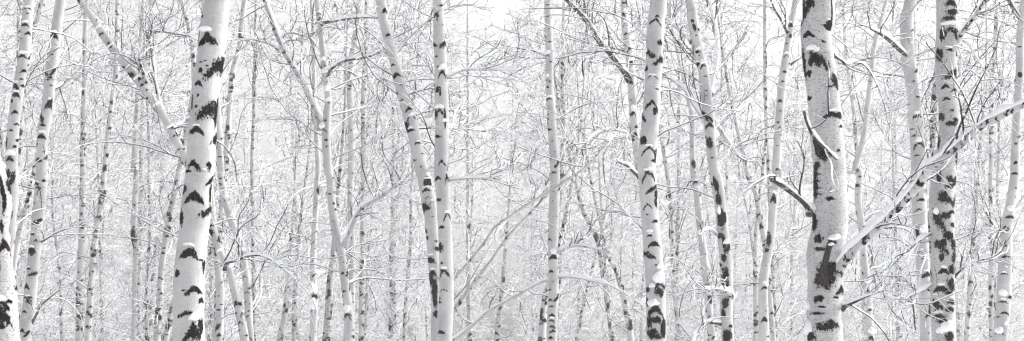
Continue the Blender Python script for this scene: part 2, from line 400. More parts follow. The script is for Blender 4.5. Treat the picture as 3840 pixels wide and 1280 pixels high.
    if crown:
        zlo, zhi = (zc if zc else (max(.8, px2w(0, 1280, d)[2] - .8), px2w(0, 0, d)[2] + 1.2))
        zz = rng.uniform(zlo, zhi, crown); i = np.clip(np.searchsorted(Pc[:, 2], zz), 1, len(Pc) - 1)
        az = rng.uniform(0, 2 * math.pi, crown)
        if d < 34: az = np.where(np.sin(az) < -.25, -az, az)      # boughs mostly turned away from the camera
        el = np.radians(rng.uniform(5, 60, crown)); D = np.stack([np.cos(az) * np.cos(el), np.sin(az) * np.cos(el), np.sin(el)], 1)
        Ln = rng.uniform(clen[0], clen[1], crown); bush_out(tw, Pc[i], D, Ln, rng.uniform(.006, .014, crown), sn, per=(9, 6))
    PENDING.append((tw, root, base)); ROOTS[label] = root
    o_ = np.argsort(pj[:, 1]); STEMS.append((d, pj[o_, 1], pj[o_, 0], R[o_] / unitpx))
    for x, y, w_, dd in (air or ()):
        V, F = blob(w_ * K * unitpx, w_ * K * unitpx * .55, w_ * K * unitpx * .8, 5); c = px2w(TILE['D1'][0] + x * K, TILE['D1'][1] + y * K, d + dd)
        mk('snow_cap', V + c - base, F, [M_SNOW], None, root)
    return root, Pc, R

# ------------------------------------------------------------ setting
def ground():
    nx, ny = 90, 120; xs = np.linspace(-150, 150, nx); ys = np.linspace(-25, 330, ny); X, Y = np.meshgrid(xs, ys)
    h = np.zeros_like(X)
    for k in range(7): a, b, c = rng.normal(size=2) * .09 * (1 + k * .4), 0, rng.uniform(0, 6); h += .12 / (1 + k * .3) * np.sin(X * a[0] + Y * a[1] + c)
    V = np.stack([X, Y, h * .5 - .06], -1).reshape(-1, 3); i = np.arange(ny - 1)[:, None]; j = np.arange(nx - 1)[None]
    F = np.stack([i * nx + j, i * nx + j + 1, (i + 1) * nx + j + 1, (i + 1) * nx + j], -1).reshape(-1, 4)
    o = mk('snow_ground', V, F, [M_SNOW]); o['kind'] = 'structure'
    return o
ground()

# ------------------------------------------------------------ the birches of the front rows
TT = traced_tree
# thick birch left of centre
TT(15.2, 'A0 1086,0,128 1071,150,140 1060,350,141 1032,600,142 1015,850,145 A1 1010,0,142 992,200,147 980,400,150 960,600,153 945,859,160',
   'thick white birch trunk left of centre with warm lit right edge and large black scars',
   'A0 m 1050,208,92,74 d 1020,82,24,22 l 1105,345,88,120 v 1134,340,18,90 d 1020,365,22,24 m 1010,428,40,34 d 1008,490,14,16 d 998,542,16,15 l 1060,568,112,108 '
   'v 1102,575,18,120 m 1000,665,78,46 v 973,520,10,60 m 985,835,78,54 d 1062,838,20,24 v 1003,180,14,76 d 1052,340,20,9 d 1020,320,24,8 d 1045,322,16,8 v 1090,715,14,50 d 1040,3,44,9 '
   'A1 d 955,5,34,14 m 992,142,96,66 l 1065,62,30,40 v 937,95,18,42 l 1050,210,54,66 v 1068,130,12,90 v 922,240,20,64 a 965,425,104,74 m 968,418,60,50 d 1020,455,22,10 d 903,518,24,32 v 1042,490,16,60 m 988,603,80,46 d 940,608,26,8 '
   'd 1018,655,20,22 a 960,740,124,60 b 1018,790,20,70 m 985,820,80,96 v 985,830,30,50',
   'A1 960,380,62,15 985,748,56,34 A0 1042,160,80,24 1130,284,46,16 1000,160,24,20 A1 1040,10,30,10', auto=.9, rough=.15, group=None)
# thick birch with broken stump, right of centre
TT(15.4, 'D0 232,0,166 244,150,158 256,300,164 268,400,162 292,600,162 304,859,164 D1 304,0,166 297,200,175 292,400,186 290,600,176 275,859,180',
   'thick birch trunk with a snow capped broken stump and black cracked bark',
   'D0 v 156,70,24,140 l 188,50,38,116 v 312,60,10,120 m 295,135,46,36 m 190,185,52,32 d 265,220,24,12 r 250,325,84,96 v 175,330,16,120 d 195,382,30,30 b 205,325,26,40 b 328,420,38,70 d 292,450,34,10 '
   'm 312,590,96,38 b 345,585,30,30 d 200,500,24,26 d 355,645,26,14 b 258,775,64,90 b 238,845,26,40 b 235,725,30,60 d 342,762,22,14 '
   'D1 v 232,70,22,150 d 240,25,34,12 d 238,60,30,10 d 240,95,30,10 d 240,125,40,10 d 298,148,40,20 b 222,265,34,90 b 238,352,40,40 b 245,400,60,20 b 275,540,112,120 b 300,500,60,60 b 366,480,40,90 m 360,600,44,56 l 365,470,34,70 b 240,650,46,34 b 285,790,130,44 d 300,770,60,30 d 230,720,70,16 '
   'b 205,840,60,50 v 372,700,12,80 d 330,640,30,10 d 255,690,40,10',
   'D0 205,258,60,26 325,372,34,24 232,268,30,24 312,566,50,14 D1 192,800,50,60 196,690,34,36 205,195,34,34',
   limbs=[
    ('D1 345,505,52 395,435,52 460,368,51 560,278,50 660,176,50 760,64,49 D0 810,848,48 900,776,47 1000,694,46 1070,634,44 1160,584,41 1288,524,38 1400,475,33', 'mid', 17, 13, -.1, -1.2),
    ('D1 270,575,50 284,490,44 300,410,34 316,366,34 338,350,34', 'dead', 0, 0, -.14, -.2),
    ('D0 182,560,10 195,615,15 232,688,20 290,750,20 325,785,15 350,803,8', 'dark', 11, 3, -.26, -.19),
    ('D1 212,220,28 195,180,28 150,135,28 95,92,27 50,62,24 18,48,20', 'dark', 15, 2, -.05, -.4),
    ('D1 372,690,26 400,676,20 440,658,16 500,632,9 575,607,5', 'dark', 12, 4, 0, -.3),
    ('D0 330,280,12 370,305,11 395,322,10 440,315,9 480,325,8 515,365,6 550,430,4', 'dark', 9, 8, 0, .4),
   ], auto=1.4, rough=1.0, group=None, air=[(335, 338, 62, -.22), (318, 372, 30, -.24)])
TT(14.2, 'A1 -60,-100,120 -40,0,124 -20,200,128 -5,400,136 10,600,146 22,859,158', 'cropped foreground birch trunk at the left edge with long black scar and snow ledge',
   'A1 v 22,80,16,140 v 35,150,14,120 d 6,165,26,22 v 20,290,22,50 a 36,400,54,110 m 36,385,40,60 v 10,460,20,90 m 8,720,130,120 a 20,700,110,100 d 34,790,28,18 d 62,662,20,18',
   'A1 38,345,34,60 18,655,60,22 10,-10,60,50', auto=2.2, rough=1.0, group=None, top=.3)
# birch of medium thickness right of centre
TT(20.5, 'C0 737,0,84 725,150,88 712,350,86 702,500,86 690,700,88 682,859,90 C1 686,40,86 690,150,88 697,300,90 708,430,90 720,600,95 725,859,96',
   'smooth white birch with arched black scars rising beside a thinner leaning twin right of centre',
   'C0 m 728,88,22,14 a 718,124,76,40 d 742,222,26,24 l 735,318,54,46 r 692,280,50,44 a 702,398,68,28 d 728,455,26,9 a 700,545,82,64 b 716,568,22,36 r 655,590,32,54 b 655,715,30,40 a 686,765,84,46 b 722,785,20,60 d 674,350,12,26 d 715,815,20,20 '
   'C1 a 682,42,84,66 l 698,103,56,34 b 724,120,18,40 b 722,165,16,40 a 678,192,54,30 d 678,225,16,10 d 718,257,34,16 m 690,328,28,16 m 712,370,60,34 r 676,425,50,36 a 684,430,64,44 d 722,480,22,9 a 740,592,62,62 b 740,618,40,40 b 682,600,16,24 '
   'b 676,660,18,44 a 715,705,84,60 m 718,700,60,50 b 722,752,60,34 b 758,790,26,90 b 700,822,54,54 d 730,835,50,20 b 690,760,20,50',
   'C1 690,310,34,16 735,545,62,56 705,672,54,34 740,480,34,30 700,585,34,20 C0 672,258,30,22 760,520,14,12', crown=10, zc=(4.5, 7), auto=.9, rough=.2)
TT(19.6, 'D0 905,0,106 905,200,108 900,400,106 908,600,106 900,750,106 895,859,108 D1 885,0,114 880,200,119 878,400,120 875,600,120 880,859,118',
   'heavily scarred birch near the right edge crossed by a snowy bough',
   'D0 d 912,25,74,34 b 920,74,72,34 d 900,104,76,24 d 885,100,50,20 a 905,188,100,84 b 868,180,24,60 b 940,180,28,50 b 852,282,26,64 d 900,262,42,14 d 945,272,14,30 m 925,378,84,52 l 915,380,70,44 m 878,440,40,26 m 937,458,44,20 m 885,508,40,20 d 915,562,22,12 d 935,612,32,18 '
   'b 908,634,66,26 b 862,597,30,44 b 946,795,28,70 v 850,720,14,60 b 905,740,24,60 D1 d 898,85,40,22 r 900,160,84,60 b 868,140,50,60 b 938,150,30,64 m 915,212,56,28 r 852,270,54,96 b 922,280,30,24 b 895,335,56,44 b 868,370,30,30 r 862,392,64,64 b 922,380,38,54 b 925,440,26,50 m 870,508,46,36 '
   'm 855,600,76,36 b 912,580,44,66 m 912,660,44,32 d 850,735,66,22 b 828,670,12,34 b 900,838,50,50 b 850,40,20,50 b 905,45,40,30 b 930,60,24,50 b 880,230,50,34 b 912,500,30,40 b 860,440,24,40 b 890,620,60,20 b 905,700,50,24 b 865,760,60,24 d 840,680,20,40 d 860,690,12,20',
   'D0 905,132,86,20 945,340,44,16 900,248,40,9 D1 835,215,34,34 850,577,34,14 888,790,80,50 845,717,50,12 850,810,36,30 870,490,30,12',
   limbs=[('D0 950,205,24 970,172,26 1010,120,24 1055,60,22 1100,-10,20', 'mid', 8, 5, 0, -.5),
          ('D1 935,535,14 975,495,12 1020,468,11 1070,450,11 1110,440,10 1150,425,9 1180,395,8 1195,350,6', 'dark', 10, 12, 0, -.5),
          ('D1 815,318,12 780,340,13 740,368,14 690,410,14 640,432,13 600,480,13 560,520,13 530,560,12', 'dark', 12, 14, 0, -.4),
          ('D1 820,575,14 780,600,16 735,622,18 700,640,18 668,690,18 650,735,16', 'mid', 14, 8, 0, -.3),
          ('D0 985,205,9 1020,240,9 1060,310,8 1100,370,8 1140,430,7 1165,465,6 1200,500,5', 'dark', 7, 9, 0, -.8)],
   auto=1.8, rough=1.0, crown=6, zc=(4.3, 7))
TT(24.0, 'B0 922,0,56 925,200,62 928,400,66 930,600,70 934,859,71 B1 935,0,70 945,200,71 951,400,72 950,600,75 948,859,80',
   'straight pale birch in front of a darker leaning trunk that crosses behind its foot',
   'B0 d 932,30,28,9 m 908,82,28,28 r 898,228,22,30 l 942,235,34,38 a 940,388,48,60 m 917,338,16,13 d 915,450,28,26 v 905,575,18,46 a 924,575,48,54 v 952,600,12,84 d 915,692,36,16 a 938,834,46,46 d 908,290,14,10 v 928,475,8,24 d 940,130,9,6 '
   'B1 m 914,38,32,26 a 962,48,22,60 d 920,150,28,18 a 965,237,44,52 d 935,288,28,16 v 927,390,22,44 a 948,525,64,60 b 940,500,22,22 a 945,607,42,20 d 925,662,18,12 d 925,640,8,18 m 935,810,42,26 d 936,468,14,12',
   'B0 940,348,44,28 925,540,50,20 B1 962,210,34,16 945,495,30,16 B0 950,610,20,20',
   limbs=[('B1 972,47,14 1010,44,15 1050,40,15 1100,38,14 1150,36,12 1190,34,10 1240,22,8 1290,16,5', 'light', 9, 12, 0, -1.0),
          ('B0 960,395,9 1000,372,11 1060,352,12 1130,352,11 1200,352,10 1280,352,8 C0 30,358,6', 'light', 8, 10, 0, -1.0)],
   crown=14, zc=(4.5, 8), auto=.8)
TT(25.5, 'B0 628,-20,52 642,100,48 668,200,52 692,290,52 712,380,56 735,470,58 760,550,62 785,640,66 806,740,66 830,859,67 B1 842,30,68 862,130,70 880,230,69 890,350,62 897,450,60 900,550,58 902,700,54 908,859,50',
   'birch leaning left as it rises, dark blotched at its foot behind a straight pale trunk',
   'B0 m 650,55,26,32 d 665,180,26,14 m 690,328,24,15 m 708,383,42,28 b 696,392,16,20 b 748,388,14,22 d 738,430,22,9 d 711,470,12,10 d 732,505,18,12 m 770,553,42,22 a 785,600,60,42 b 757,640,22,50 m 778,662,54,20 m 815,722,36,16 d 838,775,14,8 d 795,806,22,12 v 725,540,8,10 d 832,842,12,8 '
   'B1 b 865,60,38,44 a 865,60,46,60 m 858,98,50,22 a 868,140,40,16 b 845,188,36,44 d 865,188,26,20 a 885,165,30,16 d 890,236,16,8 b 850,308,18,26 b 862,340,12,20 d 907,355,18,10 r 925,400,30,30 m 880,450,46,40 m 888,520,44,44 b 885,560,38,64 b 900,590,28,60 b 900,640,26,84 b 912,725,40,34 b 893,610,20,30 d 876,545,20,30',
   'B1 865,40,36,10 858,86,40,8 B0 785,582,40,14', auto=1.1, rough=.45, crown=22, zc=(4, 8))
TT(24.5, 'C0 885,-10,46 905,70,54 925,170,52 941,270,52 962,370,52 975,480,55 985,590,55 1000,690,53 1025,859,56 C1 1035,50,60 1050,200,60 1065,350,60 1079,500,64 1080,700,63 1086,859,62',
   'birch with a blackened left flank leaning left, standing between two paler trunks',
   'C0 v 915,142,14,34 d 905,110,18,16 b 938,150,12,16 d 930,262,26,12 b 933,330,16,22 a 960,345,42,32 d 970,388,24,7 d 975,460,16,7 a 990,640,50,44 m 990,635,44,30 r 975,595,54,54 b 990,725,32,52 d 1030,740,22,7 d 1042,800,22,7 d 1003,797,18,9 d 940,285,10,8 d 925,185,12,8 d 975,490,14,6 '
   'C1 b 1022,75,22,70 b 1034,150,30,50 b 1048,250,40,90 b 1066,240,24,50 b 1044,330,34,30 l 1080,397,34,46 b 1062,440,26,36 b 1068,525,36,70 b 1070,580,44,44 b 1070,665,34,50 b 1060,720,20,40 b 1078,830,50,70 b 1062,370,14,60',
   'C0 960,315,38,24 935,250,26,14 C1 1075,360,34,24 1040,210,16,40 1090,600,16,30 1095,690,12,30',
   limbs=[('C0 1000,640,22 975,600,28 945,565,28 910,515,26 880,465,22 845,430,18 800,398,14 760,372,10', 'light', 12, 12, .2, .8),
          ('C0 1000,590,18 1030,632,20 1065,685,20 1100,735,20 1135,780,18 1165,810,14', 'light', 9, 8, .5, 1.0),
          ('C0 1000,475,24 1008,430,24 1024,350,24 1032,290,24 1032,200,22 1015,90,20 1000,20,18 990,-30,16', 'light', 7, 10, .4, .9),
          ('C0 905,212,20 885,190,19 850,160,18 815,128,14 780,100,10', 'light', 10, 8, 0, .3),
          ('C1 1032,330,12 1022,315,14 1000,298,14 975,300,14 950,312,14 938,325,12', 'light', 12, 4, 0, -.3),
          ('C1 1105,640,20 1095,620,22 1060,604,18 1010,597,12 950,598,8', 'mid', 12, 10, 0, -.4),
          ('C1 1050,770,16 1020,765,18 985,762,20 955,770,20 935,795,18 915,840,16 905,870,14', 'dark', 14, 5, 0, -.4)],
   auto=1.6, rough=.8, crown=16, zc=(4.2, 8))
TT(26.0, 'D0 722,-10,62 700,90,66 706,200,69 712,300,70 724,420,70 735,520,72 742,620,72 751,740,73 757,859,74 D1 760,100,74 770,250,76 780,400,70 788,520,68 795,650,64 800,859,60',
   'smooth grey birch standing close behind the heavily scarred trunk near the right edge',
   'D0 m 735,150,34,22 l 745,357,30,28 d 725,412,22,9 d 745,490,24,10 a 742,594,52,30 m 742,590,40,20 d 718,655,20,9 d 728,688,22,10 a 750,738,66,44 m 750,730,44,24 d 742,787,34,9 d 690,290,14,10 d 705,530,20,7 '
   'D1 m 765,150,56,20 m 748,198,38,14 m 765,412,40,16 m 788,524,58,34 l 775,440,20,20 d 798,600,24,14 b 810,700,18,44 m 800,730,30,20 d 742,100,14,50 b 745,320,14,60',
   'D0 752,710,40,26 742,574,30,12 D1 770,300,36,40 812,800,24,30',
   limbs=[('D0 720,310,22 690,275,24 650,240,24 620,210,22 580,180,20 545,160,14 515,145,10', 'dark', 13, 6, 0, -.4)],
   auto=.9, rough=.3, crown=20, zc=(4, 8))
TT(27.0, 'C0 562,-10,32 570,120,38 585,240,40 600,360,39 604,460,42 612,560,42 622,680,41 635,780,38 646,859,38 C1 655,60,38 668,200,38',
   'slim birch joined by a long dark bough, leaning into the thicker trunk right of centre',
   'C0 m 562,15,24,20 m 560,75,18,22 a 568,134,32,22 d 573,175,28,12 d 570,202,18,8 a 590,262,30,42 a 596,322,34,24 m 596,320,24,14 a 602,385,28,18 r 595,417,22,32 d 597,507,16,7 a 607,578,32,38 m 607,572,24,26 m 625,637,20,16 m 618,683,28,26 m 635,795,16,12 b 578,20,10,40',
   'C0 572,108,26,20 600,300,26,26 605,355,26,20 608,548,24,22 568,55,18,18',
   limbs=[('C0 592,405,26 570,370,26 530,318,27 490,268,27 455,232,28 420,180,27 395,135,26 365,92,25 320,45,23 270,-5,20', 'dark', 7, 22, 0, -.8),
          ('C0 612,680,11 585,668,12 550,660,13 510,654,14 470,658,14 430,672,13 400,690,11 375,715,8', 'light', 9, 10, 0, -.6),
          ('C1 645,35,18 625,20,16 605,0,14 C0 590,840,14 560,825,13 530,812,10', 'dark', 9, 2, 0, -.3)],
   auto=.7, crown=16, zc=(4.2, 8))
TT(30.0, 'C0 180,-10,35 183,200,39 183,400,42 195,600,46 214,859,48 C1 212,0,48 213,200,50 208,420,50 210,600,51 206,859,52',
   'straight slender birch right of the bright sky gap with stacked dark bands at its foot',
   'C0 d 178,28,24,9 d 178,86,22,7 m 192,215,22,13 a 175,290,30,26 d 195,316,20,9 m 176,405,16,12 m 192,412,12,12 a 185,505,40,20 m 186,502,30,12 d 178,578,12,9 m 178,602,22,14 m 186,657,26,15 d 203,713,12,7 m 196,800,16,15 l 225,832,28,28 d 214,765,8,7 '
   'C1 m 208,12,34,15 m 198,100,26,18 d 203,152,10,7 a 218,230,36,14 m 190,345,22,15 m 208,438,46,36 d 195,508,26,14 d 205,562,18,8 d 235,625,16,12 m 190,650,24,16 d 200,680,30,9 m 200,727,38,18 m 200,753,38,15 m 203,783,40,17 m 205,813,40,18 m 195,846,34,18 l 222,645,24,26 d 232,490,10,14 d 190,600,14,10',
   'C1 208,408,30,22 C0 178,268,28,20 186,492,30,12 178,385,20,16',
   limbs=[('C1 235,410,14 262,395,16 300,380,17 350,378,17 400,388,14 440,396,10 500,380,6 600,374,4', 'light', 9, 16, 0, -.8),
          ('C1 238,536,12 290,536,15 350,542,16 420,560,15 480,572,11 540,602,8 600,640,6 670,688,4', 'light', 9, 16, 0, -.8),
          ('C1 205,545,14 150,560,17 90,590,19 20,630,20 B1 1288,640,18 1240,668,18 1170,705,19 1100,770,20 1040,820,21 980,860,22', 'light', 7, 12, .2, 1.4)],
   auto=.9, crown=18, zc=(3.8, 9))
TT(27.5, 'A0 306,-10,52 283,150,57 262,280,58 250,420,56 236,560,57 220,690,58 211,859,60 A1 205,90,60 190,260,60 178,400,61 160,550,62 145,700,63 125,859,66',
   'clean white birch with even black scars, second full trunk from the left edge',
   'A0 m 280,182,48,38 d 248,238,14,9 d 288,232,16,9 m 268,280,26,12 r 235,372,28,34 l 272,365,22,38 m 258,402,38,22 d 265,432,14,9 m 255,530,34,54 b 258,525,20,40 r 218,600,22,44 d 225,632,30,14 m 215,690,48,36 b 190,730,10,30 m 198,812,38,34 l 238,798,16,26 d 228,770,14,9 '
   'A1 r 188,65,28,22 m 200,92,34,14 d 228,52,16,14 l 190,262,54,30 m 190,268,30,20 m 170,322,28,16 m 188,353,20,14 b 165,405,38,44 m 166,402,44,34 m 150,495,28,16 l 172,525,44,28 m 140,585,28,34 m 148,640,54,20 d 155,662,30,20 m 130,712,32,15 m 120,810,28,22 l 140,830,24,30 d 180,165,12,9 v 158,200,10,30',
   'A0 278,160,34,12 218,668,40,14 A1 165,385,34,14',
   limbs=[('A1 205,360,8 240,340,8 280,315,7 320,298,6 355,290,4', 'dark', 5, 8, 0, -.4), ('A1 158,770,14 185,720,12 215,670,10 250,640,8 300,600,5', 'dark', 6, 8, 0, -.4), ('A0 268,450,10 310,430,10 350,385,9 390,350,8 440,330,6 500,310,4', 'dark', 5, 12, 0, .6)],
   auto=.8, crown=14, zc=(4, 8))
TT(26.0, 'A0 152,-10,52 131,150,56 118,270,58 100,400,58 78,560,60 70,700,62 62,859,64 A1 62,60,60 55,200,60 45,330,60 30,500,60 20,700,60',
   'leaning birch near the left edge, dotted with many small black scars',
   'A0 m 148,48,44,16 m 145,72,24,9 m 133,130,48,22 d 105,165,12,9 m 150,172,26,20 m 112,200,26,9 a 122,290,48,28 m 122,288,34,18 l 85,300,14,24 m 128,362,26,20 m 85,437,40,34 m 90,483,40,32 b 62,512,18,20 d 120,435,16,12 m 85,568,32,24 m 92,632,22,15 m 65,657,22,14 d 80,742,20,14 a 60,805,50,32 m 58,803,34,22 d 95,710,18,16 b 40,715,10,50 d 115,405,20,10 '
   'A1 l 62,60,40,70 b 60,150,24,40 b 55,230,30,50 b 50,20,20,40 b 20,290,20,30',
   'A0 60,778,54,28 122,268,44,14 88,462,34,12 85,418,34,12 133,112,36,10', auto=1.3, rough=.4, crown=18, zc=(4, 8))
# leaning and forked birches left of centre
TT(24.0, 'A0 388,-20,30 470,100,36 540,210,39 600,290,42 680,390,42 740,470,41 810,570,41 860,660,40 900,740,40 940,820,40 A1 985,60,37 1035,190,37 1075,300,37 1105,400,38 1155,500,39 1185,620,40 1210,720,42 1235,859,44',
   'strongly slanting birch with snowy upper side, passing behind the thick trunk at left',
   '', 'A0 560,235,50,14 650,340,44,14 790,530,44,16 690,395,44,16 860,640,40,16 600,280,40,14 500,140,40,14 A1 1170,480,50,20 1110,400,40,16',
   limbs=[('A0 815,560,13 805,510,13 795,460,13 782,400,12 775,330,12 768,260,11 748,170,10 745,120,7', 'mid', 3, 16, 0, .3),
          ('A0 735,420,14 722,370,14 708,330,14 700,290,12 715,250,10 745,225,8 770,235,6', 'mid', 4, 12, 0, -.3),
          ('A0 755,150,8 775,160,14 820,158,14 860,165,12 910,175,9 960,182,7 1000,205,5', 'dark', 10, 8, -.1, -.5),
          ('A1 1130,500,16 1140,465,14 1180,455,14 1230,435,13 1290,425,11 B1 60,440,9 130,490,7 200,550,5', 'dark', 7, 12, -.2, -.8),
          ('A1 1130,455,8 1160,400,8 1180,350,8 1210,290,8 1250,255,7 1290,240,5', 'dark', 6, 6, -.2, -.6)],
   auto=2.6, rough=.5, crown=20, zc=(3.0, 8))
TT(28.0, 'B0 305,-10,28 322,120,29 335,250,31 350,380,33 367,500,35 358,600,42 352,700,44 362,859,42 B1 372,40,40 379,140,42 392,250,44 411,350,46 432,430,42 442,500,44 457,600,46 470,720,50 472,859,54',
   'forked birch left of centre whose second stem slants up to the left',
   'B1 m 460,725,44,20 d 450,30,16,10 d 392,260,12,9 d 370,120,20,9 m 395,165,16,14 a 462,740,44,40 d 445,605,24,10 l 480,580,14,40 B0 a 335,660,44,30 m 318,60,20,30 l 318,100,20,14 m 362,385,16,14 m 366,520,22,9 d 358,735,14,10',
   'B1 460,700,40,32 455,345,34,40 B0 330,635,50,34 350,360,34,30 365,510,30,20 340,300,26,20 320,60,18,20 355,450,30,30',
   limbs=[('B0 335,650,38 312,575,37 270,480,36 225,392,35 165,295,34 125,212,33 85,112,31 45,0,29 35,-30,28', 'mid', 6, 16, .1, .3),
          ('B1 445,370,30 460,340,28 488,270,26 512,215,24 545,178,24 600,148,22 650,118,22 690,85,18 720,45,12 745,0,8', 'light', 8, 16, 0, -.8),
          ('B0 328,128,14 345,115,16 400,105,16 440,98,15 480,92,13 540,88,11 600,89,9 685,92,6', 'dark', 12, 14, 0, -.6),
          ('B0 358,378,14 380,345,16 425,315,16 470,300,16 530,293,15 580,280,13 620,262,11 655,235,9 700,212,6 750,210,4', 'dark', 11, 16, 0, -.7),
          ('B0 128,205,7 145,175,9 185,165,8 230,180,8 270,190,7 310,240,5', 'dark', 7, 8, .2, .3),
          ('B0 110,250,8 80,228,8 40,212,7 -20,200,6 -80,205,4', 'dark', 5, 8, .2, .3)],
   auto=2.4, rough=.5, crown=24, zc=(3.3, 8))
TT(31.0, 'D0 135,20,30 128,60,33 115,140,34 95,280,38 75,420,40 62,580,42 55,859,44 D1 40,0,44 25,150,44 10,320,44 -15,500,46 -22,700,50 -25,859,54',
   'slender birch leaning right just left of the thick stump bearing trunk',
   'D0 m 110,130,30,26 d 112,180,16,20 d 92,220,14,9 a 92,290,36,30 d 82,365,28,12 d 72,410,18,10 m 58,510,26,22 m 60,560,20,12 a 58,650,30,24 m 45,855,24,14 D1 b 0,350,24,60 m 25,140,36,50 m -20,590,36,20 m -20,750,36,30 d -10,400,20,20',
   'D0 92,275,30,14 D1 28,115,24,16 -15,570,34,14',
   limbs=[('D0 112,325,14 130,310,12 150,300,10 168,290,8', 'dark', 8, 0), ('D0 105,170,16 85,140,14 60,90,12 35,50,10 10,-10,9', 'dark', 6, 7, 0, -.5), ('C1 1265,300,24 1262,330,28 1250,250,26 1230,130,26 1190,30,24 C0 1165,810,22', 'light', 7, 8, .3, .6)][:2],
   auto=1.1, crown=18, zc=(3.5, 8))
TT(23.0, 'D0 1285,-10,34 1272,200,38 1262,400,42 1250,600,44 1243,859,46 D1 1240,0,48 1226,150,50 1200,300,58 1190,450,66 1181,650,70 1170,859,73',
   'birch at the right edge tilting right, with snow lumps low on its trunk',
   'D1 m 1235,20,44,14 d 1240,90,20,9 m 1215,235,56,24 d 1190,290,30,20 m 1180,520,44,14 m 1190,490,30,9 m 1175,660,50,14 m 1185,720,50,16 d 1150,740,14,8 m 1160,820,50,24 d 1210,640,24,14 d 1185,435,44,12 D0 b 1262,380,24,26 d 1262,240,24,9 d 1262,690,26,12 d 1240,820,20,16',
   'D1 1172,620,46,34 1155,805,44,34 1215,195,36,30 1185,770,20,20',
   limbs=[('D0 1205,-10,16 1225,25,20 1250,65,22 1275,105,24 1300,150,24', 'dark', 8, 6, 0, 0),
          ('D1 1200,320,12 1170,300,10 1130,270,10 1090,200,9 1050,150,7', 'dark', 6, 8, 0, -.4)],
   auto=1.1, rough=.4, crown=14, zc=(3.3, 7.5))
TT(33.0, 'D0 580,60,20 562,130,24 532,250,26 518,400,27 500,550,27 482,700,28 462,859,30 D1 440,0,34 455,150,35 470,250,33 487,450,34 500,600,36 520,859,40',
   'thin bent birch directly right of the thick stump bearing trunk', 'D1 m 510,700,30,16 b 495,610,20,34 m 515,840,34,30 d 445,75,24,20 b 415,70,12,20 d 460,30,16,10', 'D1 520,810,44,30 500,560,30,26', auto=1.5, rough=.5, crown=30, zc=(3, 10),
   limbs=[('D0 1150,380,16 1100,410,18 1060,450,20 1030,505,20 1010,555,20 985,600,20 960,650,22', 'light', 6, 8, 3, 1), ('D0 470,95,10 430,120,22 380,150,26 330,180,28 300,190,28', 'light', 8, 4, 3, 4)][:0])
# ------------------------------------------------------------ thinner birches further in
def thin(d, path, label, **kw):
    kw.setdefault('auto', 3.2); kw.setdefault('crown', 15); kw.setdefault('zc', (2.6, 3 + .26 * d)); kw.setdefault('rough', .45)
    return TT(d, path, label, **kw)
thin(44, 'A0 436,0,22 432,140,24 424,400,24 420,600,26 418,859,27 A1 416,200,30 408,400,32 400,600,34 395,859,36', 'thin upright birch third from the left, speckled low down')
thin(40, 'A0 590,0,22 583,350,22 570,470,24 555,600,26 540,730,27 526,859,27 A1 515,130,30 495,250,30 470,400,32 462,500,32 450,650,33 440,859,35', 'thin birch with a short dead side stub, leaning right as it rises',
     limbs=[('A1 484,260,16 480,220,14 476,180,12 473,150,10', 'mid', 3, 0)])
thin(48, 'A0 100,-10,24 95,150,25 92,300,24 90,500,24', 'thin straight birch hidden behind the leaning birch nearest the left edge')
thin(42, 'A0 222,-20,28 195,90,30 150,250,30 120,420,30 105,600,30', 'thin birch slanting down to the left between two white trunks at upper left')
thin(33, 'A1 180,-40,22 165,30,24 140,150,26 115,250,28 92,340,28 72,450,30 60,600,32', 'thin twin stem curving up right out of the left edge trunk', crown=8)
thin(46, 'A0 700,300,20 690,480,22 688,859,24 A1 672,0,26 668,300,32 680,400,28 675,600,25 670,859,26', 'thin birch with a clotted dark burr halfway up',
     scars='A1 b 668,340,50,60 b 672,310,30,40 b 662,375,20,40')
thin(50, 'A0 722,-10,14 728,220,16 718,490,22 712,859,24 A1 712,0,24 708,250,24 702,400,22 700,859,24', 'very thin birch immediately right of the birch with the clotted burr')
thin(38, 'A0 905,0,20 940,100,22 968,250,24 975,400,24', 'thin birch crossing diagonally left of the thick trunk at the top', crown=14)
thin(36, 'A1 912,-40,30 905,0,32 880,130,34 850,250,34 826,400,32 812,500,32 800,700,32 790,859,34', 'speckled birch close behind the left side of the thick trunk', rough=1.0, auto=2.6)
thin(37, 'A1 890,600,26 868,700,30 845,800,32 835,859,34', 'low slanting stem at the left foot of the thick trunk', crown=6)
thin(39, 'A0 1232,-20,26 1215,100,26 1200,250,26 1178,330,27 1165,400,27 1150,600,28 1132,859,30 A1 1115,200,30 1105,400,32', 'thin birch leaning right just right of the thick trunk')
thin(31, 'A1 1112,-60,34 1120,60,34 1142,160,36 1165,250,36 1215,400,38 1240,600,38 1262,859,40', 'snow dusted birch with arched scars bending right below the middle', scars='A1 a 1140,150,28,18 a 1168,238,26,16 d 1125,95,20,9 a 1235,540,30,24', snows='A1 1168,222,26,20 1140,135,24,14 1215,400,34,20')
thin(45, 'A0 1280,350,14 1275,600,16 B1 -22,0,17 -15,400,18 -10,859,20', 'pencil thin dark birch stem left of the forked birch', rough=1.3)
thin(34, 'A1 1098,520,36 1105,600,40 1102,700,40 1100,859,42', 'short sunlit birch trunk with warm peeling bark behind the bending birch', scars='A1 l 1092,790,30,40 d 1105,825,34,16 d 1100,700,26,12', crown=8, zc=(3, 4))
thin(36, 'B0 300,560,22 305,700,24 312,859,26 B1 305,60,28 300,200,28 290,400,30 285,520,34 290,700,36 285,859,38', 'snow clotted birch stem left of the forked birch', scars='B1 a 305,530,36,30 b 300,640,44,26 a 285,715,34,20 d 320,100,20,40', snows='B1 285,600,40,50 292,690,36,36 305,510,30,26 285,660,30,30', auto=2.2)
thin(38, 'B1 395,350,26 385,470,30 375,560,36 365,700,38 352,859,40', 'crooked reddish birch with peeling dark bark left of the forked birch foot', rough=1.4, auto=3.2, crown=10)
